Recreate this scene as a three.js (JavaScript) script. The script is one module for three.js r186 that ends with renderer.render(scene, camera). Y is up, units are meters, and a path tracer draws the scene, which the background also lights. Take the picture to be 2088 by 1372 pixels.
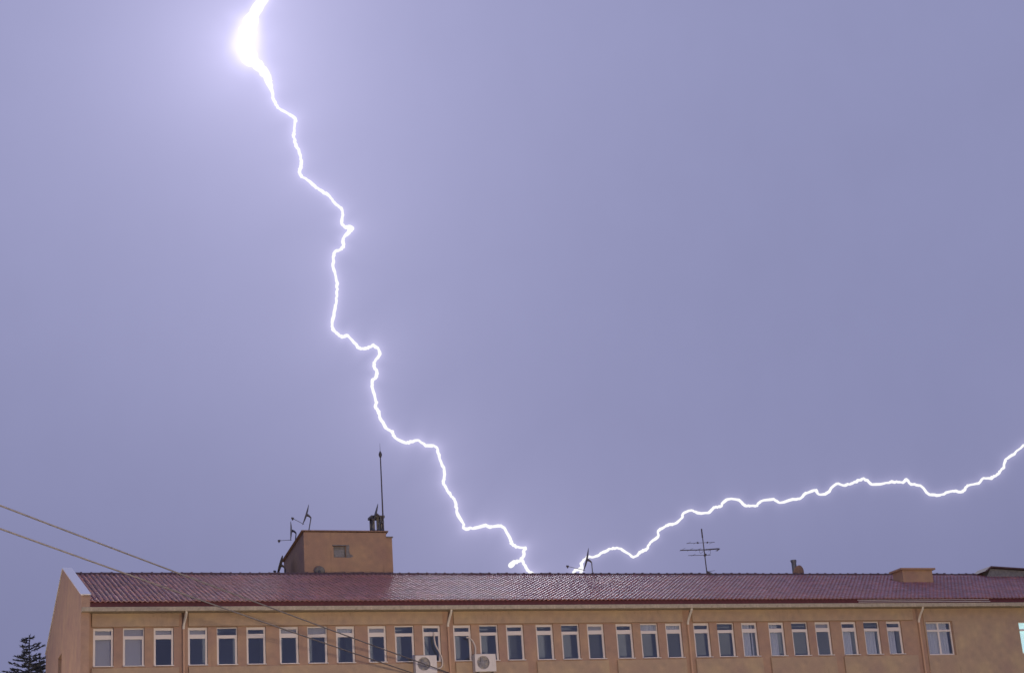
import * as THREE from 'three';
import { mergeGeometries } from 'three/addons/utils/BufferGeometryUtils.js';
import { createNoise2D, createNoise3D, createNoise4D } from 'simplex-noise';

// ---------------------------------------------------------------- camera, sky, flash light, exposure
const scene = new THREE.Scene();
const camera = new THREE.PerspectiveCamera(21.58, 1024 / 672, 0.5, 6000);
camera.position.set(-10.047, 1.6, 74.382);
camera.rotation.set(0.319, -0.3565, -0.0678, 'YXZ');
const renderer = new THREE.WebGLRenderer({ antialias: true });
renderer.toneMapping = THREE.LinearToneMapping;
renderer.toneMappingExposure = 1;
renderer.shadowMap.enabled = true;

function rng(seed) { let s = seed >>> 0; return () => { s = (s + 0x6d2b79f5) | 0; let t = Math.imul(s ^ (s >>> 15), 1 | s); t = (t + Math.imul(t ^ (t >>> 7), 61 | t)) ^ t; return ((t ^ (t >>> 14)) >>> 0) / 4294967296; }; }
const noise2 = createNoise2D(rng(11)), noise3 = createNoise3D(rng(12)), noise4 = createNoise4D(rng(13));
const smooth = (a, b, x) => { const t = Math.min(1, Math.max(0, (x - a) / (b - a))); return t * t * (3 - 2 * t); };
const lerp = THREE.MathUtils.lerp;

// channel of the two lightning strokes: x, y, z, radius in metres, about a kilometre beyond the building
const MAIN_CHANNEL = [[166.3,543.7,-702.1,2.04], [177.0,531.1,-716.9,2.07], [173.7,510.0,-722.1,2.32], [177.3,493.2,-722.7,2.31], [173.3,484.4,-738.9,2.6], [170.9,482.5,-758.3,3.04], [166.6,474.6,-765.5,3.58], [162.0,462.8,-756.7,4.97], [159.3,452.7,-749.2,5.3], [159.4,449.5,-754.1,5.58], [161.4,448.3,-760.3,5.09], [162.1,440.4,-752.7,3.88], [162.6,426.4,-733.3,2.9], [163.3,415.1,-720.6,2.24], [165.2,410.5,-722.1,1.86], [166.7,407.7,-724.2,0.83], [164.6,398.8,-713.7,0.82], [162.5,386.4,-695.6,0.8], [162.5,380.5,-687.5,0.79], [167.4,381.4,-693.0,0.8], [171.3,382.1,-698.0,0.81], [170.3,377.7,-691.2,0.8], [167.7,370.1,-681.8,0.79], [168.1,367.8,-685.8,0.79], [172.2,371.5,-702.4,0.81], [176.0,374.6,-714.5,0.82], [177.0,371.6,-713.6,0.82], [177.3,367.5,-711.7,0.82], [180.1,368.2,-724.0,0.83], [184.4,374.6,-745.4,0.85], [188.6,377.8,-757.7,0.86], [190.7,375.2,-755.3,0.86], [194.3,370.8,-752.9,0.86], [200.5,372.8,-763.2,0.87], [208.4,377.2,-778.5,0.88], [211.3,376.0,-782.6,0.89], [211.8,368.6,-772.3,0.88], [211.6,363.0,-764.4,0.87], [212.8,361.6,-770.0,0.87], [214.4,361.4,-777.7,0.88], [214.3,356.3,-770.8,0.87], [211.5,348.3,-751.5,1.43], [209.1,342.3,-738.7,1.25], [208.2,340.9,-740.4,1.26], [206.1,338.9,-743.4,0.85], [202.6,332.1,-731.9,0.84], [197.9,321.6,-713.1,0.82], [194.0,316.7,-704.7,0.81], [193.1,318.0,-710.6,0.82], [193.5,317.7,-715.4,0.82], [191.0,309.3,-708.6,0.81], [189.0,301.0,-697.1,0.8], [190.4,297.4,-699.2,0.8], [194.2,297.5,-715.4,0.82], [196.6,296.4,-727.8,0.83], [195.5,290.6,-727.3,0.82], [194.0,284.9,-725.6,0.82], [197.7,286.1,-736.9,0.83], [206.9,289.9,-757.1,0.85], [213.0,294.8,-768.3,0.86], [215.7,290.7,-766.9,0.86], [218.6,287.1,-765.5,0.86], [225.6,291.0,-776.3,0.87], [233.3,298.3,-792.2,0.89], [237.7,297.5,-797.5,0.9], [235.6,291.9,-789.6,0.89], [231.7,286.7,-785.0,0.88], [233.0,286.4,-792.2,0.89], [236.9,286.4,-800.8,0.9], [235.3,281.9,-795.8,0.89], [228.4,274.3,-779.2,0.87], [224.8,267.6,-768.1,0.86], [226.5,264.0,-770.2,0.86], [227.9,260.5,-772.6,0.86], [224.2,254.4,-760.8,0.85], [220.1,245.4,-740.5,0.83], [217.5,240.4,-730.6,0.82], [220.4,238.7,-734.8,0.82], [222.6,236.7,-737.8,0.83], [222.3,231.9,-727.0,0.81], [219.9,224.9,-713.2,0.8], [224.5,222.1,-711.8,0.8], [231.4,226.0,-723.5,0.81], [237.4,228.9,-731.3,0.82], [239.5,225.2,-727.3,0.82], [241.7,223.7,-721.4,0.81], [246.8,224.7,-731.2,0.82], [254.3,225.8,-752.5,0.84], [260.7,224.0,-765.8,0.86], [260.5,219.3,-765.9,0.86], [260.1,216.4,-766.2,0.85], [266.3,215.9,-779.8,0.87], [276.3,215.7,-799.0,0.89], [279.9,213.2,-806.8,0.89], [277.7,209.3,-800.3,0.89], [279.5,202.4,-796.1,0.88], [282.8,201.7,-804.8,0.89], [291.5,203.8,-812.9,0.9], [295.0,203.7,-806.2,0.9], [291.8,198.9,-789.0,0.88], [293.3,196.6,-775.7,0.87], [296.1,195.3,-777.6,0.87], [299.7,190.5,-780.2,0.87], [295.5,186.0,-768.1,0.86], [290.4,179.3,-747.1,0.84], [290.8,176.4,-734.7,0.83], [291.1,175.3,-738.4,0.83], [291.8,173.6,-740.5,0.83], [286.3,169.2,-729.7,0.82], [281.5,164.9,-714.0,0.8], [282.0,161.9,-712.3,0.8], [287.6,162.0,-723.7,0.81], [293.1,161.9,-730.8,0.82], [293.2,154.4,-727.0,0.81], [289.6,144.4,-724.7,0.81], [297.7,132.0,-736.7,0.82], [304.2,116.7,-763.3,0.84], [315.0,96.7,-780.8,0.85], [313.1,75.5,-787.2,0.85], [318.3,51.6,-793.2,0.85], [323.4,28.5,-815.9,0.86], [335.0,9.8,-842.1,0.88]];
const MAIN_SPUR = [[286.3,169.2,-729.7,0.79], [285.0,168.6,-730.4,0.91], [283.7,168.3,-731.0,1.11], [282.1,167.3,-731.9,1.4], [281.6,166.9,-732.3,1.3]];
const SIDE_CHANNEL = [[363.1,9.1,-906.0,0.8], [361.2,30.2,-890.4,0.8], [359.5,59.4,-887.5,0.8], [362.1,88.3,-879.1,0.8], [352.8,118.1,-854.7,0.79], [346.6,140.4,-823.1,0.77], [339.7,159.0,-807.1,0.76], [341.5,172.0,-805.5,0.77], [342.2,177.1,-801.4,0.77], [336.4,175.1,-784.4,0.75], [331.1,171.9,-765.1,0.74], [330.6,172.0,-761.4,0.73], [334.3,175.5,-770.0,0.74], [336.6,178.1,-771.8,0.74], [334.5,177.2,-760.7,0.73], [334.8,175.6,-751.3,0.73], [340.9,178.8,-758.7,0.74], [354.7,184.8,-773.9,0.75], [363.2,185.5,-781.4,0.76], [366.5,181.2,-777.3,0.76], [369.3,181.4,-777.0,0.76], [378.6,186.9,-791.8,0.77], [391.1,192.5,-811.2,0.79], [396.2,197.4,-817.3,0.8], [398.0,199.2,-810.2,0.79], [398.4,202.5,-809.9,0.79], [410.1,208.4,-821.3,0.81], [421.4,212.8,-833.2,0.82], [423.2,214.8,-829.5,0.82], [417.5,214.0,-815.9,0.81], [419.4,214.2,-808.4,0.8], [425.8,214.3,-814.5,0.81], [433.7,214.7,-815.7,0.81], [430.0,214.3,-801.2,0.8], [423.2,209.7,-780.1,0.78], [422.0,210.9,-768.5,0.77], [429.7,210.9,-769.3,0.78], [432.0,207.3,-767.2,0.77], [428.9,203.0,-749.0,0.76], [421.0,200.4,-729.1,0.74], [425.3,200.0,-722.2,0.74], [432.1,199.8,-729.0,0.74], [439.2,201.4,-727.3,0.75], [436.8,198.9,-714.6,0.73], [434.5,198.9,-703.5,0.73], [442.2,201.7,-708.4,0.73], [453.1,203.6,-724.2,0.75], [461.2,205.7,-729.8,0.75], [463.4,208.9,-722.3,0.75], [466.8,207.9,-721.4,0.75], [480.7,212.6,-734.4,0.76], [498.3,219.7,-751.4,0.78], [507.6,218.4,-758.6,0.79], [511.4,217.6,-752.7,0.79], [516.0,218.6,-753.0,0.79], [531.5,221.8,-765.6,0.8], [543.3,226.9,-779.0,0.82], [545.8,224.2,-778.8,0.82], [544.0,220.5,-766.9,0.81], [546.9,214.4,-763.4,0.8], [558.3,216.0,-769.2,0.81], [567.5,218.7,-771.0,0.82], [565.0,215.2,-758.6,0.8], [556.1,213.7,-738.4,0.79], [555.8,212.4,-728.2,0.78], [560.2,215.7,-729.4,0.78], [562.4,214.8,-726.3,0.78], [555.0,212.5,-708.4,0.77], [544.6,211.4,-687.9,0.75], [541.7,213.4,-681.5,0.74], [549.9,217.2,-684.7,0.75], [553.8,221.1,-681.4,0.75], [550.0,220.4,-666.5,0.74], [546.1,225.4,-652.1,0.73], [558.3,231.5,-652.0,0.73], [574.1,246.9,-659.2,0.74], [590.3,252.8,-658.6,0.75], [592.8,264.0,-646.6,0.74], [606.3,268.7,-638.7,0.74], [624.2,290.4,-643.5,0.76], [654.4,304.1,-653.2,0.78]];
const SIDE_SPUR = [[334.2,175.7,-770.0,0.87], [334.8,173.5,-770.5,0.92], [334.2,171.4,-771.5,0.92], [335.2,168.6,-772.1,0.77]];

// storm sky: even violet cloud, with glow and halo round the strokes painted in
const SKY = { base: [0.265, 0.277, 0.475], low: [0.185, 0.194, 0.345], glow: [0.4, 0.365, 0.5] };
{
  const W = 4096, H = 2048, data = new Float32Array(W * H * 4), eye = camera.position;
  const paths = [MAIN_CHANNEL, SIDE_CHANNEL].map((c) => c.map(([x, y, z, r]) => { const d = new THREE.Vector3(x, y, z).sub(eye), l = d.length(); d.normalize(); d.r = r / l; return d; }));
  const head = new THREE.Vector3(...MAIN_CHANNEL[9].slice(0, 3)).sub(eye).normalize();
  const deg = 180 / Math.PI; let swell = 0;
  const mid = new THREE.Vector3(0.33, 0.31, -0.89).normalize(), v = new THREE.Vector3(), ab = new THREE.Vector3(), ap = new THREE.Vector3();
  const distance = (path, limit) => {                     // angle to the edge of the channel
    let best = limit; swell = limit;
    for (let i = 1; i < path.length; i++) {
      const a = path[i - 1]; ab.subVectors(path[i], a); ap.subVectors(v, a);
      const t = Math.min(1, Math.max(0, ap.dot(ab) / Math.max(1e-12, ab.lengthSq()))), d = ap.addScaledVector(ab, -t).length() - lerp(a.r, path[i].r, t);
      if (d < best) best = d;
      swell = Math.min(swell, d - 2 * lerp(a.r, path[i].r, t));          // wide stretches of the channel flare further
    }
    return Math.max(0, best);
  };
  for (let row = 0; row < H; row++) {
    const up = ((row + 0.5) / H - 0.5) * Math.PI, y = Math.sin(up), c = Math.cos(up);
    for (let col = 0; col < W; col++) {
      const a = ((col + 0.5) / W - 0.5) * 2 * Math.PI;
      v.set(Math.cos(a) * c, y, Math.sin(a) * c);
      const cloud = noise3(v.x * 2.2, v.y * 4, v.z * 2.2) * 0.5 + noise3(v.x * 6 + 9, v.y * 9, v.z * 6) * 0.35 + noise3(v.x * 17 + 4, v.y * 26, v.z * 17) * 0.2
        + noise3(v.x * 46, v.y * 8, v.z * 46) * 0.16 + noise3(v.x * 110, v.y * 90, v.z * 110 + 7) * 0.1;      // uneven cloud, veils of rain
      const h = smooth(0.0, 0.5, y), k = 1 + 0.035 * cloud;
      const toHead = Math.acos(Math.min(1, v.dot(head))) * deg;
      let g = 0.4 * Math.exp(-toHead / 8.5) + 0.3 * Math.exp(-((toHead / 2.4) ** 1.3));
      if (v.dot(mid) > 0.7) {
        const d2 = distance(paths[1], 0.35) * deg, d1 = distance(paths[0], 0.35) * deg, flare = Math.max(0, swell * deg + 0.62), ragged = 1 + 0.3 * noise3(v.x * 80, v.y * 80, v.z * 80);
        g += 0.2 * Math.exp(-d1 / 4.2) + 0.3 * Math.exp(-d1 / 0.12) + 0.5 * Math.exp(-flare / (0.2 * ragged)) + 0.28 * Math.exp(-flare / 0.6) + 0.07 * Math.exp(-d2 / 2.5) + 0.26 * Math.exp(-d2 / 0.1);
      }
      const o = (row * W + col) * 4;
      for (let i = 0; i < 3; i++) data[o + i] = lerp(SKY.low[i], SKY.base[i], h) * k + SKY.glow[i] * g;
      data[o + 3] = 1;
    }
  }
  const t = new THREE.DataTexture(data, W, H, THREE.RGBAFormat, THREE.FloatType);
  t.mapping = THREE.EquirectangularReflectionMapping; t.magFilter = t.minFilter = THREE.LinearFilter; t.needsUpdate = true;
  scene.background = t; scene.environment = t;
}
// the flash itself: light arriving from the bright bend of the main stroke
const flash = new THREE.DirectionalLight(new THREE.Color(0.92, 0.9, 1.0), 0.78);
flash.name = 'lightning_flash';
flash.position.set(0.2972 * 400, 0.3844 * 400, -0.8740 * 400); flash.target.position.set(20, 12, 0);
flash.position.add(flash.target.position);
flash.castShadow = true; flash.shadow.radius = 14; flash.shadow.mapSize.set(4096, 4096);
Object.assign(flash.shadow.camera, { left: -70, right: 70, top: 70, bottom: -70, near: 1, far: 900 });
scene.add(flash, flash.target);

// ---------------------------------------------------------------- helpers
const taken = new Map();
function numbered(name) { const n = taken.get(name) ?? 0; taken.set(name, n + 1); return n ? name + '_' + String(n).padStart(3, '0') : name; }
function lit(o) { o.castShadow = true; o.receiveShadow = true; return o; }
function metres(g) {                                    // texture coordinates in metres, by the way each face points
  if (g.index) g = g.toNonIndexed();
  if (!g.attributes.normal) g.computeVertexNormals();
  const p = g.attributes.position, n = p.count, uv = new Float32Array(n * 2), a = new THREE.Vector3(), b = new THREE.Vector3(), c = new THREE.Vector3();
  for (let i = 0; i < n; i += 3) {
    a.fromBufferAttribute(p, i); b.fromBufferAttribute(p, i + 1).sub(a); c.fromBufferAttribute(p, i + 2).sub(a); b.cross(c);
    const x = Math.abs(b.x), y = Math.abs(b.y), z = Math.abs(b.z);
    for (let j = i; j < i + 3; j++) {
      const X = p.getX(j), Y = p.getY(j), Z = p.getZ(j);
      if (z >= x && z >= y) { uv[j * 2] = X; uv[j * 2 + 1] = Y; } else if (x >= y) { uv[j * 2] = Z; uv[j * 2 + 1] = Y; } else { uv[j * 2] = X; uv[j * 2 + 1] = Z; }
    }
  }
  g.setAttribute('uv', new THREE.BufferAttribute(uv, 2));
  return g;
}
function join(list) { return list.length === 1 ? list[0] : mergeGeometries(list.map((g) => { const q = g.index ? g.toNonIndexed() : g; for (const k of Object.keys(q.attributes)) if (!['position', 'normal', 'uv'].includes(k)) q.deleteAttribute(k); return q; })); }
function box(x0, x1, y0, y1, z0, z1) { const g = new THREE.BoxGeometry(x1 - x0, y1 - y0, z1 - z0); g.translate((x0 + x1) / 2, (y0 + y1) / 2, (z0 + z1) / 2); return metres(g); }
function prism(points, depth, holes = [], bevel = 0) {   // outline in x, y, extruded towards +z from 0
  const s = new THREE.Shape(points.map(([x, y]) => new THREE.Vector2(x, y)));
  for (const h of holes) s.holes.push(new THREE.Path(h.map(([x, y]) => new THREE.Vector2(x, y))));
  const g = new THREE.ExtrudeGeometry(s, { depth: depth - 2 * bevel, bevelEnabled: bevel > 0, bevelThickness: bevel, bevelSize: bevel, bevelOffset: -bevel, bevelSegments: 1, curveSegments: 10 });
  if (bevel) g.translate(0, 0, bevel);
  return metres(g);
}
const rect = (x0, x1, y0, y1) => [[x0, y0], [x1, y0], [x1, y1], [x0, y1]];
function bar(a, b, r0, r1 = r0, sides = 8) {             // round bar from a to b
  const A = new THREE.Vector3(...a), B = new THREE.Vector3(...b), d = B.clone().sub(A), g = new THREE.CylinderGeometry(r1, r0, d.length(), sides);
  g.applyQuaternion(new THREE.Quaternion().setFromUnitVectors(new THREE.Vector3(0, 1, 0), d.clone().normalize())); g.translate((A.x + B.x) / 2, (A.y + B.y) / 2, (A.z + B.z) / 2);
  return g.toNonIndexed();
}
function tube(points, r, seg = 24, sides = 7) { return new THREE.TubeGeometry(new THREE.CatmullRomCurve3(points.map((p) => new THREE.Vector3(...p))), seg, r, sides, false).toNonIndexed(); }
function part(name, geo, mat, parent) { const m = lit(new THREE.Mesh(Array.isArray(geo) ? join(geo) : geo, mat)); m.name = name; parent.add(m); return m; }
function partGroup(name, parent) { const g = new THREE.Group(); g.name = name; parent.add(g); return g; }
function tag(o, label, category, group) { o.userData.label = label; o.userData.category = category; if (group) o.userData.group = group; return o; }
function thing(name, at, label, category, group) { const g = new THREE.Group(); g.name = numbered(name); g.position.set(...at); scene.add(g); return tag(g, label, category, group); }
function single(name, geo, mat, label, category, group) { const m = lit(new THREE.Mesh(Array.isArray(geo) ? join(geo) : geo, mat)); m.name = numbered(name); scene.add(m); return tag(m, label, category, group); }
function structure(name, geo, mat) { const m = lit(new THREE.Mesh(geo, mat)); m.name = name; m.userData.kind = 'structure'; scene.add(m); return m; }

// ---------------------------------------------------------------- materials
function dataTexture(size, fn, srgb, span) {
  const d = new Uint8Array(size * size * 4);
  for (let y = 0; y < size; y++) for (let x = 0; x < size; x++) { const c = fn(x / size, y / size), o = (y * size + x) * 4; d[o] = c[0]; d[o + 1] = c[1]; d[o + 2] = c[2]; d[o + 3] = 255; }
  const t = new THREE.DataTexture(d, size, size); t.wrapS = t.wrapT = THREE.RepeatWrapping; t.magFilter = THREE.LinearFilter; t.minFilter = THREE.LinearMipmapLinearFilter; t.generateMipmaps = true;
  if (srgb) t.colorSpace = THREE.SRGBColorSpace;
  t.repeat.set(1 / span, 1 / span); t.needsUpdate = true;
  return t;
}
// noise that repeats over the unit square
function wrapNoise(u, v, f, s = 0) { const a = u * 2 * Math.PI, b = v * 2 * Math.PI, r = f / (2 * Math.PI); return noise4(Math.cos(a) * r + s, Math.sin(a) * r + s, Math.cos(b) * r - s, Math.sin(b) * r); }
const clamp = (x) => Math.max(0, Math.min(255, x));
const plasterMap = dataTexture(1024, (u, v) => {
  const broad = wrapNoise(u, v, 5, 3), mid = wrapNoise(u, v, 17, 9), fine = wrapNoise(u, v, 90, 20), grain = noise2(u * 700, v * 700);
  const drip = Math.max(0, wrapNoise(u, 0.3 + v * 0.04, 34, 40) - 0.25) * Math.max(0, wrapNoise(u, v, 6, 60));   // rain streaks
  const k = 224 + broad * 10 + mid * 9 + fine * 6 + grain * 5 - drip * 60;
  return [clamp(k + mid * 2), clamp(k + broad * 3 - 1), clamp(k - broad * 6 - mid * 4)];
}, true, 7.3);
const plasterBump = dataTexture(512, (u, v) => { const k = 128 + wrapNoise(u, v, 60, 5) * 40 + noise2(u * 400, v * 400) * 45; return [k, k, k].map(clamp); }, false, 1.3);
const speckle = dataTexture(512, (u, v) => { const k = 205 + wrapNoise(u, v, 9, 2) * 24 + wrapNoise(u, v, 44, 7) * 18 + noise2(u * 300, v * 300) * 8; return [k, k, k].map(clamp); }, true, 1.7);
const M = {};
const std = (o) => new THREE.MeshStandardMaterial({ roughness: 0.85, metalness: 0, ...o });
const rgb = (r, g, b) => new THREE.Color().setRGB(r, g, b);
M.panel = std({ name: 'wall paint, lit tone', color: rgb(0.57, 0.43, 0.3), map: plasterMap, bumpMap: plasterBump, bumpScale: 0.004, roughness: 0.9 });  // same paint as the piers; stronger light on raised panels put into the colour
M.pier = std({ name: 'wall paint, shaded tone', color: rgb(0.53, 0.36, 0.265), map: plasterMap, bumpMap: plasterBump, bumpScale: 0.004, roughness: 0.9 });  // same paint as the panels, tone shifted for weaker light on the recessed piers
M.gable = std({ name: 'pale peach wall paint', color: rgb(0.6, 0.41, 0.3), map: plasterMap, bumpMap: plasterBump, bumpScale: 0.004, roughness: 0.9 });
M.tower = std({ name: 'ochre tower paint', color: rgb(0.56, 0.37, 0.245), map: plasterMap, bumpMap: plasterBump, bumpScale: 0.005, roughness: 0.9 });
M.eave = std({ name: 'cream eave paint', color: rgb(0.68, 0.6, 0.46), map: speckle, roughness: 0.7 });
M.coping = std({ name: 'white sheet metal', color: rgb(0.88, 0.87, 0.86), roughness: 0.32 });
M.fascia = std({ name: 'maroon sheet metal', color: rgb(0.16, 0.035, 0.04), map: speckle, roughness: 0.6 });
M.tile = std({ name: 'glazed clay tile', color: rgb(0.34, 0.17, 0.182), roughness: 0.455 });
M.tiles = [[0.34, 0.165, 0.155], [0.28, 0.13, 0.14], [0.38, 0.19, 0.155], [0.3, 0.15, 0.16], [0.36, 0.15, 0.13]].map((c, i) => std({ name: 'glazed clay tile ' + i, color: rgb(...c), roughness: 0.46 + 0.03 * i }));
M.ridge = std({ name: 'ridge tile', color: rgb(0.17, 0.1, 0.105), map: speckle, roughness: 0.6 });
M.deck = std({ name: 'roof boards', color: rgb(0.1, 0.05, 0.045), roughness: 0.9 });
M.frame = std({ name: 'white window plastic', color: rgb(0.72, 0.68, 0.66), roughness: 0.4 });
M.glass = new THREE.MeshPhysicalMaterial({ name: 'window glass', color: rgb(0.86, 0.9, 0.95), transmission: 1, thickness: 0, roughness: 0.03, ior: 1.8 });
M.curtain = std({ name: 'white curtain', color: rgb(0.66, 0.63, 0.63), roughness: 1 });
M.blind = std({ name: 'beige roller blind', color: rgb(0.54, 0.48, 0.45), roughness: 1 });
M.room = std({ name: 'dark room', color: rgb(0.52, 0.55, 0.6), roughness: 0.95 });
M.pipe = std({ name: 'white drain pipe', color: rgb(0.72, 0.68, 0.6), roughness: 0.5 });
M.pipePainted = std({ name: 'painted drain pipe', color: rgb(0.54, 0.35, 0.24), roughness: 0.7 });
M.dark = std({ name: 'weathered dark steel', color: rgb(0.17, 0.155, 0.17), map: speckle, roughness: 0.7 });
M.steel = std({ name: 'galvanised steel', color: rgb(0.3, 0.31, 0.33), map: speckle, roughness: 0.5, metalness: 0.6 });
M.dishGrey = std({ name: 'grey dish paint', color: rgb(0.24, 0.24, 0.26), map: speckle, roughness: 0.6 });
M.dishPale = std({ name: 'pale dish paint', color: rgb(0.36, 0.37, 0.38), map: speckle, roughness: 0.6 });
M.dishRust = std({ name: 'rusty dish paint', color: rgb(0.46, 0.3, 0.22), map: speckle, roughness: 0.8 });
M.concrete = std({ name: 'grey concrete', color: rgb(0.34, 0.33, 0.32), map: speckle, roughness: 0.9 });
M.unit = std({ name: 'white air conditioner paint', color: rgb(0.68, 0.65, 0.63), roughness: 0.5 });
M.grille = std({ name: 'grey fan grille', color: rgb(0.4, 0.4, 0.44), roughness: 0.6 });
M.hose = std({ name: 'cream pipe wrap', color: rgb(0.62, 0.56, 0.5), roughness: 0.8 });
M.cable = std({ name: 'cable sheath', color: rgb(0.13, 0.125, 0.14), roughness: 0.8 });
M.wood = std({ name: 'weathered timber', color: rgb(0.16, 0.12, 0.09), map: speckle, roughness: 0.95 });
M.bark = std({ name: 'conifer bark', color: rgb(0.09, 0.07, 0.06), roughness: 1 });
M.needles = std({ name: 'conifer needles', color: rgb(0.11, 0.12, 0.12), roughness: 0.9, side: THREE.DoubleSide });
M.ground = std({ name: 'asphalt', color: rgb(0.07, 0.068, 0.066), map: speckle, roughness: 0.95 });
M.bolt = std({ name: 'lightning channel', color: rgb(0, 0, 0), emissive: rgb(1, 0.985, 1), emissiveIntensity: 1.05, roughness: 1 });

// ---------------------------------------------------------------- ground
structure('ground', metres(new THREE.PlaneGeometry(6000, 6000).rotateX(-Math.PI / 2)), M.ground);

// ---------------------------------------------------------------- the long building
const XL = -2.19, XW = -1.85, XR = 56, ZB = -15.4, RIDGE = [17.94, -7.54], EAVE = [15.2, 0.5];
const SLOPE = (RIDGE[0] - EAVE[0]) / (EAVE[1] - RIDGE[1]), PITCH = Math.atan(SLOPE);
const roofY = (z) => EAVE[0] + (EAVE[1] - z) * SLOPE;
const building = thing('long_building', [0, 0, 0], 'long tan plastered building with red tiled roof and a row of narrow windows', 'building');

// windows of the top storey: ten bays of three, then a wide one and a lit one
const P = 3.9, Q = 1.24, Y0 = 12.55, Y1 = 14.17;
const slots = [];
for (let b = 0; b < 10; b++) for (let k = -1; k <= 1; k++) slots.push({ x: b * P + k * Q, w: k ? 0.83 : 0.88, mid: k === 0, n: b * 3 + k + 1 });
const holes = slots.map((s) => rect(s.x - s.w / 2, s.x + s.w / 2, Y0, Y1));
holes.push(rect(38.12, 39.6, 12.5, 14.12), rect(43.45, 44.95, 12.48, 14.1));
const facade = prism(rect(XW, XR, 0, 14.76), 0.32, holes.map((h) => h.slice().reverse())); facade.translate(0, 0, -0.32);
part('wall', metres(facade), M.pier, building);
part('gable_wall', (() => {
  const g = prism([[0.34, 0], [0.34, 14.76], [0.5, 14.96], [0.5, 15.44], [-7.54, 18.17], [ZB, 15.49], [ZB, 0]].map(([z, y]) => [-z, y]), XW - XL, [rect(7.5, 9.1, 12.3, 14.33).reverse()]);
  g.rotateY(Math.PI / 2); g.translate(XL, 0, 0); return metres(g);
})(), M.gable, building);
part('rear_wall', box(XW, XR, 0, 15, ZB, ZB + 0.3), M.pier, building);
part('end_wall', (() => { const g = prism([[0, 0], [0, 14.9], [7.54, 17.6], [-ZB, 14.9], [-ZB, 0]], 0.3); g.rotateY(Math.PI / 2); g.translate(XR, 0, 0); return metres(g); })(), M.gable, building);
// raised plaster bands over the windows and panels below them
const JOINTS = [2.05, 13.69, 25.35, 37.72];
for (const [a, b] of [[-1.72, 1.86], [2.26, 13.44], [13.96, 25.1], [25.6, 37.42]]) part('lintel_band', prism(rect(a, b, 14.2, 14.755), 0.1, [], 0.008), M.panel, building);
for (const [a, b] of [[-1.72, 1.86], [2.26, 13.44], [13.96, 17.33], [17.77, 21.23], [21.67, 25.1], [25.6, 29.03], [29.47, 32.93], [33.37, 37.42]]) part('spandrel', prism(rect(a, b, 8.6, 12.5), 0.1, [], 0.008), M.panel, building);
part('wall_panel', prism(rect(38.02, XR, 8.6, 14.755), 0.06, [rect(38.1, 39.62, 12.48, 14.14).reverse(), rect(43.43, 44.97, 12.46, 14.12).reverse()]), M.panel, building);
// rooms behind the glass
part('room', [box(XW, XR - 0.01, 11.3, 11.5, -2.8, -0.33), box(XW, XR - 0.01, 14.4, 14.6, -2.8, -0.33), box(XW, XR - 0.01, 11.5, 14.4, -2.8, -2.6), ...JOINTS.concat([5.85, 9.75, 17.55, 21.45, 29.25, 33.15, 41.5, 46]).map((x) => box(x - 0.06, x + 0.06, 11.5, 14.4, -2.6, -0.33))], M.room, building);

// window units
function frameGeo(w, h, mid) {
  const s = mid ? 0.045 : 0.085, t0 = h - 0.47, t1 = mid ? t0 + 0.14 : t0 + 0.185, top = mid ? 0.06 : 0.115, b = 0.075;
  const g = prism(rect(-w / 2, w / 2, 0, h), 0.075, [rect(-w / 2 + 0.095, w / 2 - 0.095, b, t0).reverse(), rect(-w / 2 + s, w / 2 - s, t1, h - top).reverse()], 0.008);
  return { g, panes: [[-w / 2 + 0.08, w / 2 - 0.08, b - 0.005, t0 + 0.005], [-w / 2 + s - 0.005, w / 2 - s + 0.005, t1 - 0.005, h - top + 0.005]] };
}
function drape(w, h, seed, straight) {                    // a hanging curtain with folds, bottom at y 0
  const n = 22, g = new THREE.PlaneGeometry(w, h, n, 3), p = g.attributes.position, r = rng(seed), ph = r() * 6;
  for (let i = 0; i < p.count; i++) { const x = p.getX(i); p.setZ(i, straight ? 0 : Math.sin(x * 42 + ph) * 0.022 + Math.sin(x * 17 + ph * 2) * 0.015); }
  g.translate(0, h / 2, 0); g.computeVertexNormals(); return metres(g);
}
const kinds = { side: frameGeo(0.83, Y1 - Y0, false), mid: frameGeo(0.88, Y1 - Y0, true) };
const paneGeo = {};
for (const k of ['side', 'mid']) paneGeo[k] = kinds[k].panes.map(([a, b, c, d]) => box(a, b, c, d, 0.034, 0.04));
// what hangs behind each window: [kind, x from, x to, y from, y to] in shares of the opening
const behind = {
  0: [['blind', 0, 1, 0, 1]], 1: [['blind', 0, 1, 0, 1]], 2: [['blind', 0, 1, 0.72, 1]], 3: [['blind', 0, 1, 0.8, 1]], 6: [['blind', 0, 1, 0.76, 1]], 7: [['blind', 0, 1, 0.82, 1]], 8: [['curtain', 0, 1, 0.78, 1]],
  9: [['blind', 0, 1, 0.84, 1]], 17: [['blind', 0, 1, 0.76, 1]], 19: [['curtain', 0, 1, 0.72, 1]], 20: [['curtain', 0, 1, 0.74, 1]], 23: [['curtain', 0, 0.62, 0, 1], ['curtain', 0.7, 0.8, 0, 1]], 24: [['curtain', 0, 0.68, 0, 1]],
  26: [['curtain', 0, 0.26, 0, 0.3], ['blind', 0, 1, 0.8, 1]], 27: [['curtain', 0, 0.72, 0, 0.8]], 28: [['curtain', 0, 0.8, 0, 0.72]], 29: [['curtain', 0, 0.64, 0, 0.8]],
};
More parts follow.
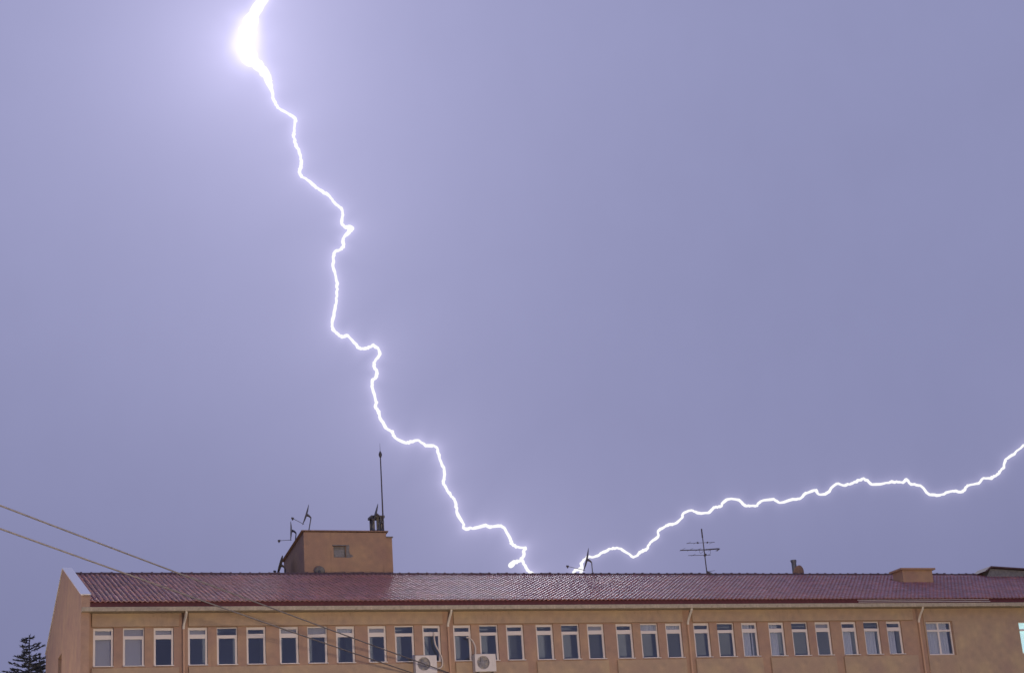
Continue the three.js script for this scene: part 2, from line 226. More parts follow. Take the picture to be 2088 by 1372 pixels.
for (const s of slots) {
  const k = s.mid ? 'mid' : 'side', w = partGroup('window', building); w.position.set(s.x, Y0, -0.17);
  part('frame', kinds[k].g, M.frame, w);
  for (const g of paneGeo[k]) part('pane', g, M.glass, w);
  const sill = part('sill', box(-s.w / 2 + 0.004, s.w / 2 - 0.004, 0.003, 0.035, 0.075, 0.29), M.frame, w); sill.rotation.x = 0;
  for (const [kind, a, b, c, d] of behind[s.n] ?? []) {
    const h = Y1 - Y0, g = drape((b - a) * s.w, (d - c) * h, s.n * 7 + 3, kind === 'blind');
    const q = part(kind === 'blind' ? 'roller_blind' : 'curtain', g, kind === 'blind' ? M.blind : M.curtain, w); q.position.set(-s.w / 2 + ((a + b) / 2) * s.w, c * h, -0.08);
  }
}
function crossWindow(x0, x1, y0, y1, mat, category) {
  const w = partGroup('window', building), W = x1 - x0, H = y1 - y0, t = H - 0.42, m = W * 0.5; w.position.set(x0, y0, -0.17);
  const cells = [[0.07, m - 0.05, 0.07, t - 0.05], [m + 0.05, W - 0.07, 0.07, t - 0.05], [0.07, m - 0.05, t + 0.05, H - 0.07], [m + 0.05, W - 0.07, t + 0.05, H - 0.07]];
  part('frame', prism(rect(0, W, 0, H), 0.075, cells.map((c) => rect(...c).reverse()), 0.008), M.frame, w);
  for (const [a, b, c, d] of cells) part('pane', box(a - 0.005, b + 0.005, c - 0.005, d + 0.005, 0.034, 0.04), M.glass, w);
  return w;
}
{
  const w = crossWindow(38.12, 39.6, 12.5, 14.12);
  const c = part('curtain', drape(0.7, 1.56, 91), M.curtain, w); c.position.set(0.37, 0.02, -0.08);
  const c2 = part('curtain', drape(0.56, 1.56, 93), M.curtain, w); c2.position.set(1.02, 0.02, -0.1);
  const l = crossWindow(43.45, 44.95, 12.48, 14.1);
  l.userData.label = 'lit window glowing pale green';
  M.litBlind = std({ name: 'lit blind', color: rgb(0.6, 0.7, 0.65), emissive: rgb(0.6, 0.82, 0.74), emissiveIntensity: 0.9 });
  const b = part('roller_blind', drape(1.46, 1.58, 5, true), M.litBlind, l); b.position.set(0.75, 0.02, -0.08);
  const lamp = new THREE.RectAreaLight(rgb(0.52, 1, 0.82), 0.7, 1.4, 1.5); lamp.name = 'lit_window_light'; lamp.position.set(0.75, 0.8, -0.06); lamp.rotation.y = Math.PI; l.add(lamp);
}
{ // narrow window in the gable
  const w = partGroup('window', building); w.position.set(XL, 12.3, -8.3); w.rotation.y = -Math.PI / 2;
  part('frame', prism(rect(-0.8, 0.8, 0, 2.03), 0.07, [rect(-0.72, -0.04, 0.08, 1.95).reverse(), rect(0.04, 0.72, 0.08, 1.95).reverse()], 0.008).translate(0, 0, -0.26), M.frame, w);
  for (const x of [-0.38, 0.38]) part('pane', box(x - 0.345, x + 0.345, 0.075, 1.955, -0.226, -0.22), M.glass, w);
}

// eave slab, apron and gutter ends
part('eave_slab', prism(rect(XW - 0.335, XR, 14.76, 14.94), 0.6, [], 0.01), M.eave, building);
part('eave_apron', (() => { const g = prism([[0.5, 14.942], [0.47, 15.16], [0.1, 15.2], [0.1, 14.942]].map(([z, y]) => [-z, y]), XR - XW); g.rotateY(Math.PI / 2); g.translate(XW, 0, 0); return metres(g); })(), M.fascia, building);
for (const z of [0.52, 0.6]) part('snow_rail', bar([34.2, z === 0.52 ? 15.1 : 15.0, z], [41.6, z === 0.52 ? 15.1 : 15.0, z], 0.011, 0.011, 6), M.coping, building);
// coping on the gable parapet
{
  const rake = (z0, y0, z1, y1) => { const L = Math.hypot(z1 - z0, y1 - y0), g = new THREE.BoxGeometry(XW - XL + 0.08, 0.045, L); g.rotateX(Math.atan2(y1 - y0, -(z1 - z0)) * (z1 < z0 ? 1 : 1)); g.translate((XL + XW) / 2, (y0 + y1) / 2 + 0.03, (z0 + z1) / 2); return metres(g); };
  part('coping', rake(0.56, 15.43, -7.5, 18.17), M.coping, building);
  part('coping', rake(-7.58, 18.17, ZB - 0.05, 15.48), M.coping, building);
}

// roof: boards, curved clay tiles in courses, ridge caps
const roof = part('roof', (() => {
  const g = prism([[-0.46, 14.95], [-0.46, roofY(0.46) - 0.07], [7.54, RIDGE[0] - 0.05], [-ZB + 0.4, roofY(0.46) - 0.07], [-ZB + 0.4, 14.95]], XR - XW); g.rotateY(Math.PI / 2); g.translate(XW, 0, 0); return metres(g);
})(), M.deck, building);
const TW = 0.215, TL = 0.335, COLS = Math.floor((XR - XW) / TW), ROWS = 25;
const tileGeo = (() => {                                  // one wavy tile, lower edge at z 0, running up the slope to -z
  const n = 10, pos = [], idx = [], L = TL * 1.22, T = 0.018, prof = (t) => 0.046 * Math.max(0, Math.sin(Math.PI * (t * 1.55 - 0.1))) * (t < 0.71 ? 1 : 0) + 0.006 * Math.cos(t * 9);
  const put = (x, y, z) => { pos.push(x, y, z); return pos.length / 3 - 1; };
  const rowAt = (z, dy) => Array.from({ length: n + 1 }, (_, i) => put((i / n - 0.5) * TW * 1.02, prof(i / n) + dy, z));
  const a = rowAt(0, T + 0.014), b = rowAt(-L, 0.0), a2 = rowAt(0, T + 0.014), c = rowAt(0, -0.004);
  for (let i = 0; i < n; i++) { idx.push(a[i], a[i + 1], b[i + 1], a[i], b[i + 1], b[i]); idx.push(c[i], c[i + 1], a2[i + 1], c[i], a2[i + 1], a2[i]); }
  const g = new THREE.BufferGeometry(); g.setAttribute('position', new THREE.Float32BufferAttribute(pos, 3)); g.setIndex(idx); g.computeVertexNormals(); return g;
})();
{
  const r = rng(77), q = new THREE.Quaternion(), e = new THREE.Euler(), m = new THREE.Matrix4(), at = new THREE.Vector3(), one = new THREE.Vector3(1, 1, 1), list = [], colors = [], col = new THREE.Color();
  const blocked = (x, z) => (x > 40.1 && x < 42.1 && z < -4.6 && z > -5.8);
  for (let row = 0; row < ROWS; row++) for (let c = 0; c < COLS; c++) {
    const x = XW + (c + 0.5) * TW, d = row * TL, z = EAVE[1] + 0.03 - d * Math.cos(PITCH), y = roofY(z) - 0.045;
    if (blocked(x, z)) continue;
    at.set(x + (r() - 0.5) * 0.008, y + (r() - 0.5) * 0.008, z + (r() - 0.5) * 0.02);
    e.set(PITCH + (r() - 0.5) * 0.03, (r() - 0.5) * 0.03, (r() - 0.5) * 0.03);
    q.setFromEuler(e);
    if (row === 0) { const t = part('roof_tile', tileGeo, M.tiles[Math.floor(r() * M.tiles.length)], roof); t.position.copy(at); t.quaternion.copy(q); continue; }
    list.push(m.compose(at, q, one).clone());
    const patch = noise2(x * 0.35, d * 0.5) * 0.5 + noise2(x * 1.3 + 40, d * 1.1) * 0.3, k = (1 + patch * 0.3 + (r() - 0.5) * 0.34) * (r() < 0.02 ? 0.6 + r() * 0.9 : 1);
    colors.push(col.setRGB(k * (1 + (r() - 0.5) * 0.1), k * (1 - patch * 0.1 + (r() - 0.5) * 0.08), k * (1 - patch * 0.25 + (r() - 0.5) * 0.14)).clone());
  }
  const im = lit(new THREE.InstancedMesh(tileGeo, M.tile, list.length)); im.name = 'roof_tiles'; im.userData.kind = 'stuff';
  list.forEach((x, i) => { im.setMatrixAt(i, x); im.setColorAt(i, colors[i]); });
  roof.add(im);
  // ridge caps, each with a raised collar
  const RL = 0.46, half = (rad, len, t) => { const s = new THREE.Shape(); s.absarc(0, 0, rad, 0, Math.PI, false); s.absarc(0, 0, rad - t, Math.PI, 0, true); const g = new THREE.ExtrudeGeometry(s, { depth: len, bevelEnabled: false, curveSegments: 7 }); g.rotateY(Math.PI / 2); return metres(g); };
  const cap = join([half(0.125, RL * 0.99, 0.02), half(0.152, 0.075, 0.03).translate(RL * 0.9, 0, 0)]);
  for (let i = 0, x = XW + 0.02; x + RL < XR; i++, x += RL) { const t = part('ridge_tile', cap, M.ridge, roof); t.position.set(x, RIDGE[0] - 0.065 + (r() - 0.5) * 0.02, RIDGE[1]); t.rotation.set((r() - 0.5) * 0.1, (r() - 0.5) * 0.03, (r() - 0.5) * 0.035); }
}
// down pipes: a white elbow from the gutter back to the wall, then painted like the wall
for (const x of JOINTS) {
  const d = partGroup('down_pipe', building);
  part('elbow', tube([[x + 0.06, 14.78, 0.5], [x + 0.06, 14.7, 0.49], [x + 0.03, 14.4, 0.22], [x, 14.18, 0.1], [x, 14.08, 0.085]], 0.055, 20, 9), M.pipe, d);
  part('shaft', bar([x, 4, 0.085], [x, 14.1, 0.085], 0.05), M.pipePainted, d);
}
// chimney on the slope at the right
{
  const c = partGroup('chimney', building), x0 = 40.2, x1 = 42.0, z1 = -4.69, z0 = -5.65, f = part('stack', box(x0, x1, 15.6, 17.62, z0, z1), M.tower, c);
  part('cap', prism([[x0 - 0.14, 0], [x1 + 0.14, 0], [x1 + 0.14, 0.09], [x0 - 0.14, 0.09]], z1 - z0 + 0.28, [], 0.012).translate(0, 17.622, z0 - 0.14), M.tower, c);
}
// low roof hatch at the right end of the ridge
{
  const h = partGroup('roof_hatch', building);
  part('fascia', prism([[46.75, 17.6], [51.5, 17.5], [51.5, 17.9], [47.1, 18.13]], 0.9).translate(0, 0, -7.7), M.dishPale, h);
  part('cover', prism([[46.62, 17.9], [47.03, 18.16], [51.7, 17.92], [51.7, 17.98], [47.0, 18.23], [46.56, 17.94]], 1.3).translate(0, 0, -7.85), M.ridge, h);
}
// stair tower behind the ridge: a block with a shallow roof that falls to the back
{
  const t = partGroup('roof_tower', building), x0 = 9.2, x1 = 13.34, zf = -8.2, zb = -12.6, top = 20.1, drop = 0.12;
  const side = prism([[-zf, 15.6], [-zf, top], [-zb, top - drop * (zf - zb)], [-zb, 15.6]], x1 - x0); side.rotateY(Math.PI / 2); side.translate(x0, 0, 0);
  const front = prism(rect(x0, x1, 15.6, top), 0.14, [rect(10.66, 11.27, 18.86, 19.42).reverse()]); front.translate(0, 0, zf + 0.002);
  part('block', metres(side), M.tower, t);
  part('front_wall', front, M.tower, t);
  part('side_annex', box(x1 + 0.002, 13.66, 15.6, 19.88, -11.4, -8.15), M.tower, t);
  part('annex_cap', box(x1 + 0.01, 13.71, 19.882, 19.93, -11.45, -8.1), M.concrete, t);
  const cover = prism([[-zf - 0.2, top + 0.024], [-zf - 0.2, top + 0.07], [-zb + 0.1, top + 0.07 - drop * (zf - zb + 0.3)], [-zb + 0.1, top + 0.02 - drop * (zf - zb + 0.3)]], x1 - x0 + 0.22); cover.rotateY(Math.PI / 2); cover.translate(x0 - 0.11, 0.02, 0);
  part('roof_slab', metres(cover), M.dishRust, t);
  part('window_frame', prism(rect(10.67, 11.26, 18.87, 19.41), 0.05, [rect(10.72, 11.21, 18.92, 19.3).reverse()], 0.006).translate(0, 0, zf + 0.02), M.concrete, t);
  part('shutter', box(10.715, 11.215, 18.915, 19.305, zf + 0.03, zf + 0.04), M.dishPale, t);
  part('lintel', box(10.6, 11.32, 19.42, 19.47, zf + 0.145, zf + 0.2), M.concrete, t);
  const scar = new THREE.Shape([[11.28, 18.84], [11.5, 18.86], [11.64, 18.9], [11.6, 18.97], [11.48, 19.02], [11.44, 19.2], [11.47, 19.42], [11.4, 19.52], [11.34, 19.42], [11.29, 19.4]].map(([x, y]) => new THREE.Vector2(x, y)));
  part('bare_patch', metres(new THREE.ExtrudeGeometry(scar, { depth: 0.008, bevelEnabled: false })).translate(0, 0, zf + 0.144), M.concrete, t);
  part('flashing', box(x0 - 0.1, 13.8, 17.75, 18.02, zf + 0.145, zf + 0.21), M.fascia, t);
}
// slotted chimney on the tower
{
  const c = partGroup('chimney', building), x0 = 13.0, x1 = 13.56, z0 = -9.8, z1 = -9.24, y0 = 19.9, y1 = 21.12;
  part('stack', box(x0, x1, y0, 20.5, z0, z1), M.concrete, c);
  for (const [a, b] of [[0, 0], [1, 0], [0, 1], [1, 1]]) part('post', box(x0 + a * 0.44, x0 + a * 0.44 + 0.12, 20.502, y1, z0 + b * 0.44, z0 + b * 0.44 + 0.12), M.concrete, c);
  part('post', box(x0 + 0.23, x0 + 0.33, 20.502, y1, z1 - 0.1, z1 - 0.004), M.concrete, c);
  part('cap', prism(rect(x0 - 0.07, x1 + 0.07, y1 + 0.002, y1 + 0.12), z1 - z0 + 0.14, [], 0.012).translate(0, 0, z0 - 0.07), M.concrete, c);
}

// ---------------------------------------------------------------- things on the roof
// a satellite dish: bowl of radius r round `at`, facing `facing`; foot where its mount stands
function dish(at, facing, r, foot, mat, lnbOff, label) {
  const d = thing('satellite_dish', foot, label, 'satellite dish', 'dishes on the roof'), o = new THREE.Vector3(...foot), c = new THREE.Vector3(...at).sub(o), f = new THREE.Vector3(...facing).normalize();
  const q = new THREE.Quaternion().setFromUnitVectors(new THREE.Vector3(0, 1, 0), f);
  const pts = []; for (let i = 0; i <= 9; i++) { const t = i / 9; pts.push(new THREE.Vector2(Math.max(0.001, t * r), t * t * r * 0.14)); }
  pts.push(new THREE.Vector2(r + 0.012, r * 0.14)); for (let i = 9; i >= 0; i--) { const t = i / 9; pts.push(new THREE.Vector2(Math.max(0.001, t * r), t * t * r * 0.14 - 0.014)); }
  const g = new THREE.LatheGeometry(pts, 28).applyQuaternion(q).translate(c.x, c.y, c.z);
  part('bowl', metres(g), mat, d);
  const back = c.clone().addScaledVector(f, -0.09), knee = back.clone().add(new THREE.Vector3(-f.x * 0.12, -0.12, -f.z * 0.12));
  part('bracket', [bar(c.clone().addScaledVector(f, -0.01).toArray(), back.toArray(), 0.07, 0.06), bar(back.toArray(), knee.toArray(), 0.05, 0.035)], M.dark, d);
  part('mast', [bar(knee.toArray(), [0, 0, 0], 0.026), bar([0, 0, 0], [knee.x * 0.2, 0.03, knee.z * 0.2 + 0.12], 0.02)], M.steel, d);
  const L = new THREE.Vector3(...lnbOff).add(c), low = c.clone().add(new THREE.Vector3(0, -r * 0.92, 0).projectOnPlane(f).setLength(r * 0.92));
  part('arm', bar(low.toArray(), L.toArray(), 0.013), M.dark, d);
  part('receiver', [bar(L.clone().addScaledVector(f, 0.06).toArray(), L.clone().addScaledVector(f, -0.07).toArray(), 0.045, 0.055), bar(L.toArray(), L.clone().add(new THREE.Vector3(0, -0.1, 0)).toArray(), 0.03)], M.dark, d);
  return d;
}
dish([9.73, 21.28, -9.5], [-0.93, 0.31, -0.15], 0.53, [9.72, 20.05, -9.5], M.dishGrey, [-0.72, -0.16, -0.05], 'dark satellite dish, edge-on, on the top left corner of the roof tower');
dish([9.2, 20.72, -10.6], [-0.99, 0.03, -0.2], 0.49, [9.33, 19.93, -10.6], M.dishPale, [-0.64, -0.48, -0.1], 'pale satellite dish, edge-on, lowest on the left edge of the roof tower roof');
dish([13.16, 21.25, -9.05], [-0.93, 0.3, -0.15], 0.53, [13.2, 20.12, -8.95], M.dishGrey, [-0.28, -0.3, 0.3], 'dark satellite dish standing against the slotted chimney on the roof tower');
dish([23.72, 18.68, -7.54], [-0.9, 0.28, -0.32], 0.6, [23.95, 17.98, -7.56], M.dishGrey, [-1.1, -0.32, -0.05], 'dark satellite dish alone on the ridge where the right lightning stroke comes down');
dish([8.6, 18.95, -10.5], [-0.93, 0.3, -0.25], 0.5, [8.75, 17.0, -10.5], M.dishGrey, [-0.4, -0.35, 0.3], 'grey satellite dish tucked against the left foot of the roof tower');
dish([35.95, 17.98, -7.95], [-0.45, 0.3, -0.84], 0.52, [36.0, 17.75, -7.7], M.dishRust, [-0.3, -0.1, -0.3], 'rusty satellite dish seen from behind beside the grey flue on the ridge');
dish([9.86, 18.1, -7.72], [0.25, 0.35, -0.9], 0.24, [9.86, 17.9, -7.68], M.dishGrey, [0.05, 0.1, -0.25], 'small dark dish on the ridge in front of the roof tower');
{ // lightning rod
  const r = thing('lightning_rod', [13.5, 20.1, -9.05], 'tall slender lightning rod with bulbous tip on the roof tower', 'lightning rod');
  part('pole', bar([0, 0, 0], [0, 4.12, 0], 0.042, 0.03), M.dark, r);
  part('head', metres(new THREE.LatheGeometry([[0.001, 4.09], [0.05, 4.1], [0.085, 4.21], [0.08, 4.29], [0.03, 4.41], [0.001, 4.43]].map(([x, y]) => new THREE.Vector2(x, y)), 14)), M.dark, r);
  part('spike', bar([0, 4.39, 0], [0, 4.84, 0], 0.012, 0.004, 6), M.steel, r);
  part('clamp', [box(-0.09, 0.03, 0.3, 0.36, -0.2, 0.06), box(-0.09, 0.03, 0.72, 0.78, -0.2, 0.06)], M.steel, r);
}
{ // television antenna
  const a = thing('television_antenna', [30.34, 17.93, -7.54], 'thin television antenna with three crossbars on a mast on the ridge', 'antenna');
  part('mast', [bar([0, 0, 0], [-0.06, 2.4, 0], 0.032, 0.026), bar([-0.055, 1.95, 0], [-0.062, 2.42, 0], 0.04, 0.036)], M.dark, a);
  const y = [1.66, 1.3, 1.02];
  part('boom', [bar([-1.02, y[0] - 0.03, 0.06], [0.6, y[0] + 0.04, 0.06], 0.011), bar([-0.4, y[0] - 0.03, 0.06], [-0.36, y[0] + 0.02, 0.06], 0.04), bar([0.14, y[0], 0.06], [0.2, y[0] + 0.04, 0.06], 0.04)], M.dark, a);
  part('boom', [bar([-1.42, y[1] - 0.04, 0.06], [0.02, y[1] + 0.0, 0.06], 0.026), bar([0.02, y[1], 0.06], [0.78, y[1] + 0.06, 0.06], 0.034), bar([0.66, y[1] - 0.06, 0.06], [0.84, y[1] + 0.06, 0.06], 0.026)], M.dark, a);
  part('boom', [bar([-1.0, y[2] - 0.03, 0.06], [0.28, y[2], 0.06], 0.013), bar([-0.05, y[2] - 0.05, 0.0], [0.01, y[2] + 0.04, 0.1], 0.055)], M.dark, a);
  for (const [x, l, yy] of [[-0.9, 0.5, y[0]], [-0.5, 0.55, y[0]], [0.4, 0.5, y[0]], [-1.3, 0.7, y[1]], [-0.85, 0.74, y[1]], [-0.4, 0.7, y[1]], [0.35, 0.66, y[1]], [0.72, 0.6, y[1]], [-0.7, 0.5, y[2]]]) part('element', bar([x, yy, 0.06 - l / 2], [x, yy, 0.06 + l / 2], 0.008, 0.008, 6), M.dark, a);
  part('stay', [tube([[-0.03, 1.3, 0.05], [-0.3, 1.1, 0.08], [-0.35, 1.35, 0.06]], 0.008, 10, 5), tube([[-0.01, 1.0, 0.05], [0.26, 1.08, 0.06], [0.3, 1.34, 0.06]], 0.008, 10, 5)], M.dark, a);
  part('foot', [bar([0, 0.16, 0.02], [0.3, -0.12, 0.25], 0.05, 0.08), bar([0.1, 0.16, 0.05], [0.42, 0.2, 0.1], 0.01)], M.dark, a);
}
{ // flue by the rusty dish
  const f = thing('flue_pipe', [35.7, 17.8, -7.95], 'short grey metal flue standing behind the rusty dish on the ridge', 'flue');
  part('pipe', bar([0, -0.2, 0], [0, 0.88, 0], 0.13, 0.13, 16), M.steel, f);
  part('cowl', [bar([0, 0.88, 0], [0, 1.0, 0], 0.15, 0.15, 16), bar([-0.2, 0.97, 0], [-0.1, 0.9, 0], 0.02)], M.steel, f);
}

// ---------------------------------------------------------------- on the facade
function airConditioner(x, y, label, hose) {
  const a = thing('air_conditioner', [x, y, 0.12], label, 'air conditioner', 'air conditioners on the facade');
  const W = 0.97, H = 0.77, fx = 0.38, fy = 0.4, circle = Array.from({ length: 30 }, (_, i) => [fx + 0.285 * Math.cos(-i / 30 * 2 * Math.PI), fy + 0.285 * Math.sin(-i / 30 * 2 * Math.PI)]);
  part('casing', [prism(rect(0, W, 0, H), 0.05, [circle], 0.008).translate(0, 0, 0.37), box(0.004, W - 0.004, 0.004, 0.03, 0.06, 0.372), box(0.004, W - 0.004, H - 0.03, H - 0.004, 0.06, 0.372), box(0.004, 0.03, 0.031, H - 0.031, 0.06, 0.372), box(W - 0.03, W - 0.004, 0.031, H - 0.031, 0.06, 0.372), box(0.031, W - 0.031, 0.031, H - 0.031, 0.06, 0.1)], M.unit, a);
  const fan = part('fan', [...Array.from({ length: 5 }, (_, i) => { const g = new THREE.BoxGeometry(0.14, 0.2, 0.008); g.translate(0, 0.14, 0); g.rotateY(0.5); g.rotateZ(i / 5 * 2 * Math.PI); return metres(g); }), bar([0, 0, -0.05], [0, 0, 0.05], 0.06)], M.grille, a); fan.position.set(fx, fy, 0.27);
  const gr = []; for (let i = 1; i <= 8; i++) { const t = new THREE.TorusGeometry(0.035 * i, 0.005, 5, 30).toNonIndexed(); t.translate(fx, fy, 0.418); gr.push(t); }
  for (let i = 0; i < 8; i++) { const c = Math.cos(i / 8 * Math.PI) * 0.285, s = Math.sin(i / 8 * Math.PI) * 0.285; gr.push(bar([fx - c, fy - s, 0.42], [fx + c, fy + s, 0.42], 0.005, 0.005, 5)); }
  part('fan_grille', gr, M.grille, a);
  part('service_panel', prism(rect(0.79, 0.92, 0.25, 0.6), 0.012, [], 0.004).translate(0, 0, 0.421), M.unit, a);
  for (const bx of [0.14, 0.8]) part('bracket', [box(bx, bx + 0.04, -0.045, -0.003, -0.03, 0.43), box(bx, bx + 0.04, -0.35, -0.046, -0.03, 0.01)], M.steel, a);
  part('hose', tube(hose.map(([hx, hy, hz]) => [hx - x, hy - y, hz - 0.12]), 0.035, 30, 8), M.hose, a);
}
airConditioner(11.98, 12.0, 'white air conditioner whose fan looks darker, left of the down pipe, by the cable ends', [[13.02, 13.85, 0.06], [13.06, 13.3, 0.1], [13.22, 12.95, 0.13], [13.32, 12.6, 0.16], [13.25, 12.3, 0.22], [12.95, 12.2, 0.3]]);
airConditioner(14.7, 12.02, 'white air conditioner under the window just right of the down pipe, with curved hose above', [[14.52, 13.62, 0.06], [14.72, 13.5, 0.12], [14.85, 13.22, 0.18], [14.84, 12.95, 0.26], [14.8, 12.72, 0.3]]);

// ---------------------------------------------------------------- cables, pole and street lamps on the camera's side of the street
function cable(a, b, sag, r, label) {
  const pts = []; for (let i = 0; i <= 24; i++) { const t = i / 24; pts.push([lerp(a[0], b[0], t), lerp(a[1], b[1], t) - 4 * sag * t * (1 - t), lerp(a[2], b[2], t)]); }
  return single('overhead_cable', tube(pts, r, 96, 7), M.cable, label, 'cable', 'cables running to the building');
}
cable([-10.21, 12.23, 34], [13.94, 11.94, 0.09], 0.06, 0.023, 'upper of two overhead cables slanting down across the left of the roof');
cable([-9.56, 11.41, 34], [12.81, 11.79, 0.09], 0.06, 0.023, 'lower of two overhead cables slanting down across the left of the roof');
{
  const p = thing('utility_pole', [-10.3, 0, 34], 'wooden utility pole carrying the two overhead cables', 'utility pole');
  part('pole', bar([0, 0, 0], [0, 12.9, 0], 0.16, 0.11, 12), M.wood, p);
  part('crossarm', [box(-0.3, 0.95, 11.26, 11.38, -0.06, 0.06), box(-0.5, 0.5, 12.08, 12.2, -0.06, 0.06)], M.wood, p);
  for (const [x, y] of [[0.74, 11.381], [0.09, 12.201]]) part('insulator', bar([x, y - 0.01, 0], [x, y + 0.09, 0], 0.04, 0.03), M.concrete, p);
}
function streetLamp(x, z, h, aim, power, label) {
  const l = thing('street_lamp', [x, 0, z], label, 'street lamp', 'street lamps along the street'); l.rotation.y = aim;
  part('pole', bar([0, 0, 0], [0, h, 0], 0.09, 0.06, 10), M.steel, l);
  part('arm', tube([[0, h - 0.05, 0], [0, h + 0.18, -0.35], [0, h + 0.25, -0.9]], 0.035, 14, 8), M.steel, l);
  part('head', prism([[-0.13, 0], [0.13, 0], [0.1, 0.1], [-0.1, 0.1]], 0.62, [], 0.012).translate(0, h + 0.22, -1.4), M.steel, l);
  part('lens', box(-0.1, 0.1, h + 0.185, h + 0.219, -1.34, -0.84), std({ name: 'sodium lens', color: rgb(0.1, 0.1, 0.1), emissive: rgb(1, 0.62, 0.3), emissiveIntensity: 1 }), l);
  const p = new THREE.PointLight(rgb(1, 0.76, 0.53), power); p.name = 'street_lamp_light'; p.position.set(0, h + 0.12, -1.1); p.castShadow = true; p.shadow.radius = 20; l.add(p);
}
streetLamp(-18, -4, 8, -1.57, 400, 'street lamp left of the frame beside the gable end');
streetLamp(8, 44, 5, 0, 2450, 'short street lamp below the frame facing the long facade');
streetLamp(44, 34, 6, 0, 540, 'street lamp below the frame towards the right end of the building');

// ---------------------------------------------------------------- conifers behind the gable end
function conifer(at, h, spread, seed, label) {
  const t = thing('conifer', at, label, 'tree', 'conifers behind the gable end'), r = rng(seed);
  part('trunk', bar([0, 0, 0], [0, h, 0], 0.22, 0.015, 9), M.bark, t);
  const limbs = [], tris = [], tuft = (p, d, s) => {
    const n = new THREE.Vector3(r() - 0.5, r() - 0.5, r() - 0.5).cross(d).normalize(), w = s * 0.17;
    const a = p.clone().addScaledVector(n, w), b = p.clone().addScaledVector(n, -w), c = p.clone().addScaledVector(d, s);
    tris.push(...a.toArray(), ...b.toArray(), ...c.toArray());
  };
  let y = h * 0.34, ang = r() * 6;
  while (y < h - 0.15) {
    const f = (h - y) / h, n = y > h - 1.2 ? 3 : 4;
    for (let i = 0; i < n; i++) {
      ang += 2 * Math.PI / n + (r() - 0.5) * 0.9;
      const L = (0.12 + spread * Math.pow(f, 0.85)) * (0.55 + r() * 0.75), rise = 0.1 + r() * 0.22 - f * 0.25, dir = new THREE.Vector3(Math.cos(ang), rise, Math.sin(ang)).normalize(), base = new THREE.Vector3(0, y + (r() - 0.5) * 0.2, 0);
      const tip = base.clone().addScaledVector(dir, L); tip.y += L * 0.1;
      limbs.push(bar(base.toArray(), tip.toArray(), 0.012 + 0.03 * f, 0.004, 4));
      const twigs = Math.ceil(L * 22);
      for (let k = 0; k < twigs; k++) {
        const s = 0.12 + 0.88 * (k / twigs), p = base.clone().lerp(tip, s), side = r() < 0.5 ? -1 : 1, out = new THREE.Vector3(-dir.z * side, -0.1 + r() * 0.25, dir.x * side).multiplyScalar(0.75).addScaledVector(dir, 0.6).normalize(), l = (0.1 + 0.3 * (1 - s) * Math.min(1, L)) * (0.5 + r());
        for (let m = 0; m < 6; m++) { const d = out.clone().add(new THREE.Vector3(r() - 0.5, r() - 0.35, r() - 0.5).multiplyScalar(0.9)).normalize(); tuft(p.clone().addScaledVector(out, l * r()), d, 0.09 + r() * 0.11); }
      }
      for (let m = 0; m < 8; m++) tuft(tip.clone(), dir.clone().add(new THREE.Vector3(r() - 0.5, r() - 0.3, r() - 0.5).multiplyScalar(0.7)).normalize(), 0.12 + r() * 0.1);
    }
    y += 0.14 + 0.16 * f + r() * 0.12;
  }
  for (let m = 0; m < 26; m++) tuft(new THREE.Vector3(0, h - 0.9 * r() * r() - 0.04, 0), new THREE.Vector3(r() - 0.5, 0.5 + r(), r() - 0.5).normalize(), 0.1 + r() * 0.1);
  part('limbs', limbs.map((g) => metres(g)), M.bark, t);
  const g = new THREE.BufferGeometry(); g.setAttribute('position', new THREE.Float32BufferAttribute(tris, 3)); g.computeVertexNormals();
  part('crown', g, M.needles, t);
}
conifer([-2.62, 0, -20], 17.2, 5.2, 5, 'dark pointed conifer rising behind the left gable end');
conifer([-1.7, 0, -24.5], 16.9, 4.6, 8, 'smaller conifer half hidden behind the left gable end');
conifer([-4.6, 0, -22], 16.2, 5.4, 21, 'conifer at the lower left corner, only its top boughs in view');

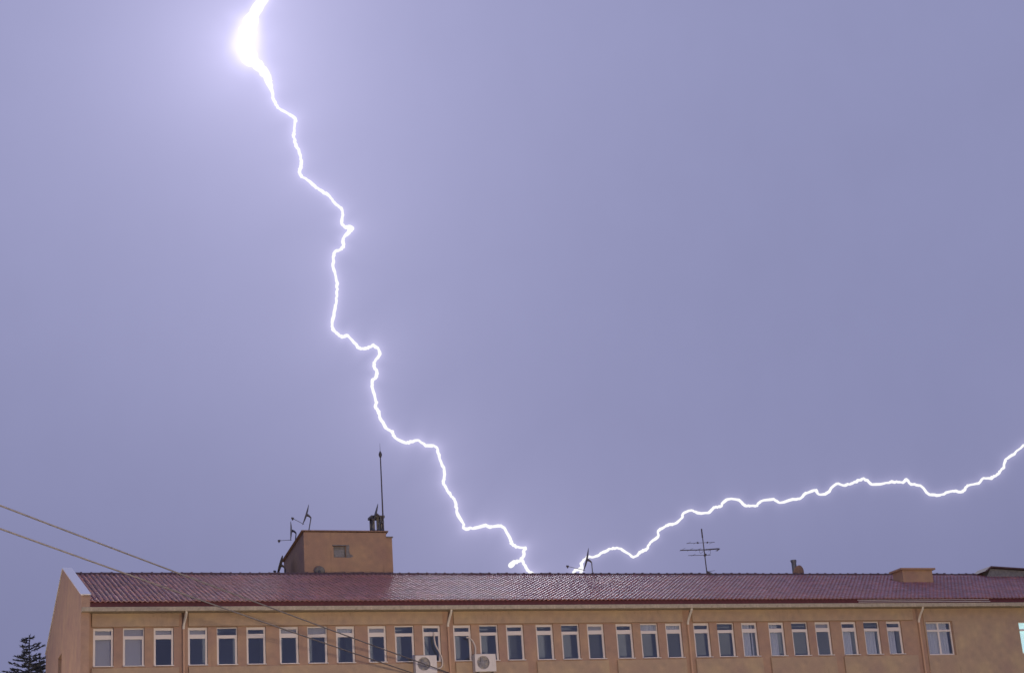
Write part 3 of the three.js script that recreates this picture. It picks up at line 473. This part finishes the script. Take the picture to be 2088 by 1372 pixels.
// ---------------------------------------------------------------- lightning
function channel(list) {                                  // a round channel of changing width through the points
  const P0 = list.map(([x, y, z]) => new THREE.Vector3(x, y, z)), pts = [], rad = [], r = rng(31);
  for (let i = 0; i < P0.length - 1; i++) {
    const a = P0[Math.max(0, i - 1)], b = P0[i], c = P0[i + 1], d = P0[Math.min(P0.length - 1, i + 2)], n = Math.max(3, Math.round(b.distanceTo(c) / 2.4));
    for (let k = 0; k < n; k++) {
      const t = k / n, t2 = t * t, t3 = t2 * t, v = new THREE.Vector3(), s = 0.32;           // cardinal spline, fairly tight
      const h1 = 2 * t3 - 3 * t2 + 1, h2 = -2 * t3 + 3 * t2, h3 = t3 - 2 * t2 + t, h4 = t3 - t2;
      for (const ax of ['x', 'y', 'z']) v[ax] = h1 * b[ax] + h2 * c[ax] + h3 * s * (c[ax] - a[ax]) + h4 * s * (d[ax] - b[ax]);
      const R = lerp(list[i][3], list[i + 1][3], t);
      if (k) v.add(new THREE.Vector3(r() - 0.5, r() - 0.5, r() - 0.5).multiplyScalar(0.62));
      pts.push(v); rad.push(R * (0.9 + 0.22 * noise2(pts.length * 0.23, list.length) + 0.14 * (r() - 0.5)));
    }
  }
  pts.push(P0.at(-1)); rad.push(list.at(-1)[3]);
  const sides = 9, pos = [], idx = []; let normal = new THREE.Vector3(0, 0, 1);
  pts.forEach((p, i) => {
    const dir = pts[Math.min(pts.length - 1, i + 1)].clone().sub(pts[Math.max(0, i - 1)]).normalize();
    normal.addScaledVector(dir, -normal.dot(dir)).normalize(); const bi = dir.clone().cross(normal);
    for (let k = 0; k < sides; k++) { const a = k / sides * 2 * Math.PI; pos.push(p.x + (normal.x * Math.cos(a) + bi.x * Math.sin(a)) * rad[i], p.y + (normal.y * Math.cos(a) + bi.y * Math.sin(a)) * rad[i], p.z + (normal.z * Math.cos(a) + bi.z * Math.sin(a)) * rad[i]); }
    if (i) for (let k = 0; k < sides; k++) { const a = (i - 1) * sides + k, b = (i - 1) * sides + (k + 1) % sides; idx.push(a, b, a + sides, b, b + sides, a + sides); }
  });
  const caps = [0, pts.length - 1].map((i) => new THREE.IcosahedronGeometry(rad[i] * 1.02, 2).translate(pts[i].x, pts[i].y, pts[i].z));
  const g = new THREE.BufferGeometry(); g.setAttribute('position', new THREE.Float32BufferAttribute(pos, 3)); g.setIndex(idx); g.computeVertexNormals();
  return [metres(g), ...caps.map(metres)];
}
{
  const a = thing('lightning_bolt', [0, 0, 0], 'main lightning stroke, thick at the top, zigzagging down behind the middle of the roof', 'lightning');
  part('channel', channel(MAIN_CHANNEL), M.bolt, a); part('spur', channel(MAIN_SPUR), M.bolt, a);
  const b = thing('lightning_bolt', [0, 0, 0], 'thinner lightning stroke running low to the right edge above the antenna', 'lightning');
  part('channel', channel(SIDE_CHANNEL), M.bolt, b); part('spur', channel(SIDE_SPUR), M.bolt, b);
}

renderer.render(scene, camera);
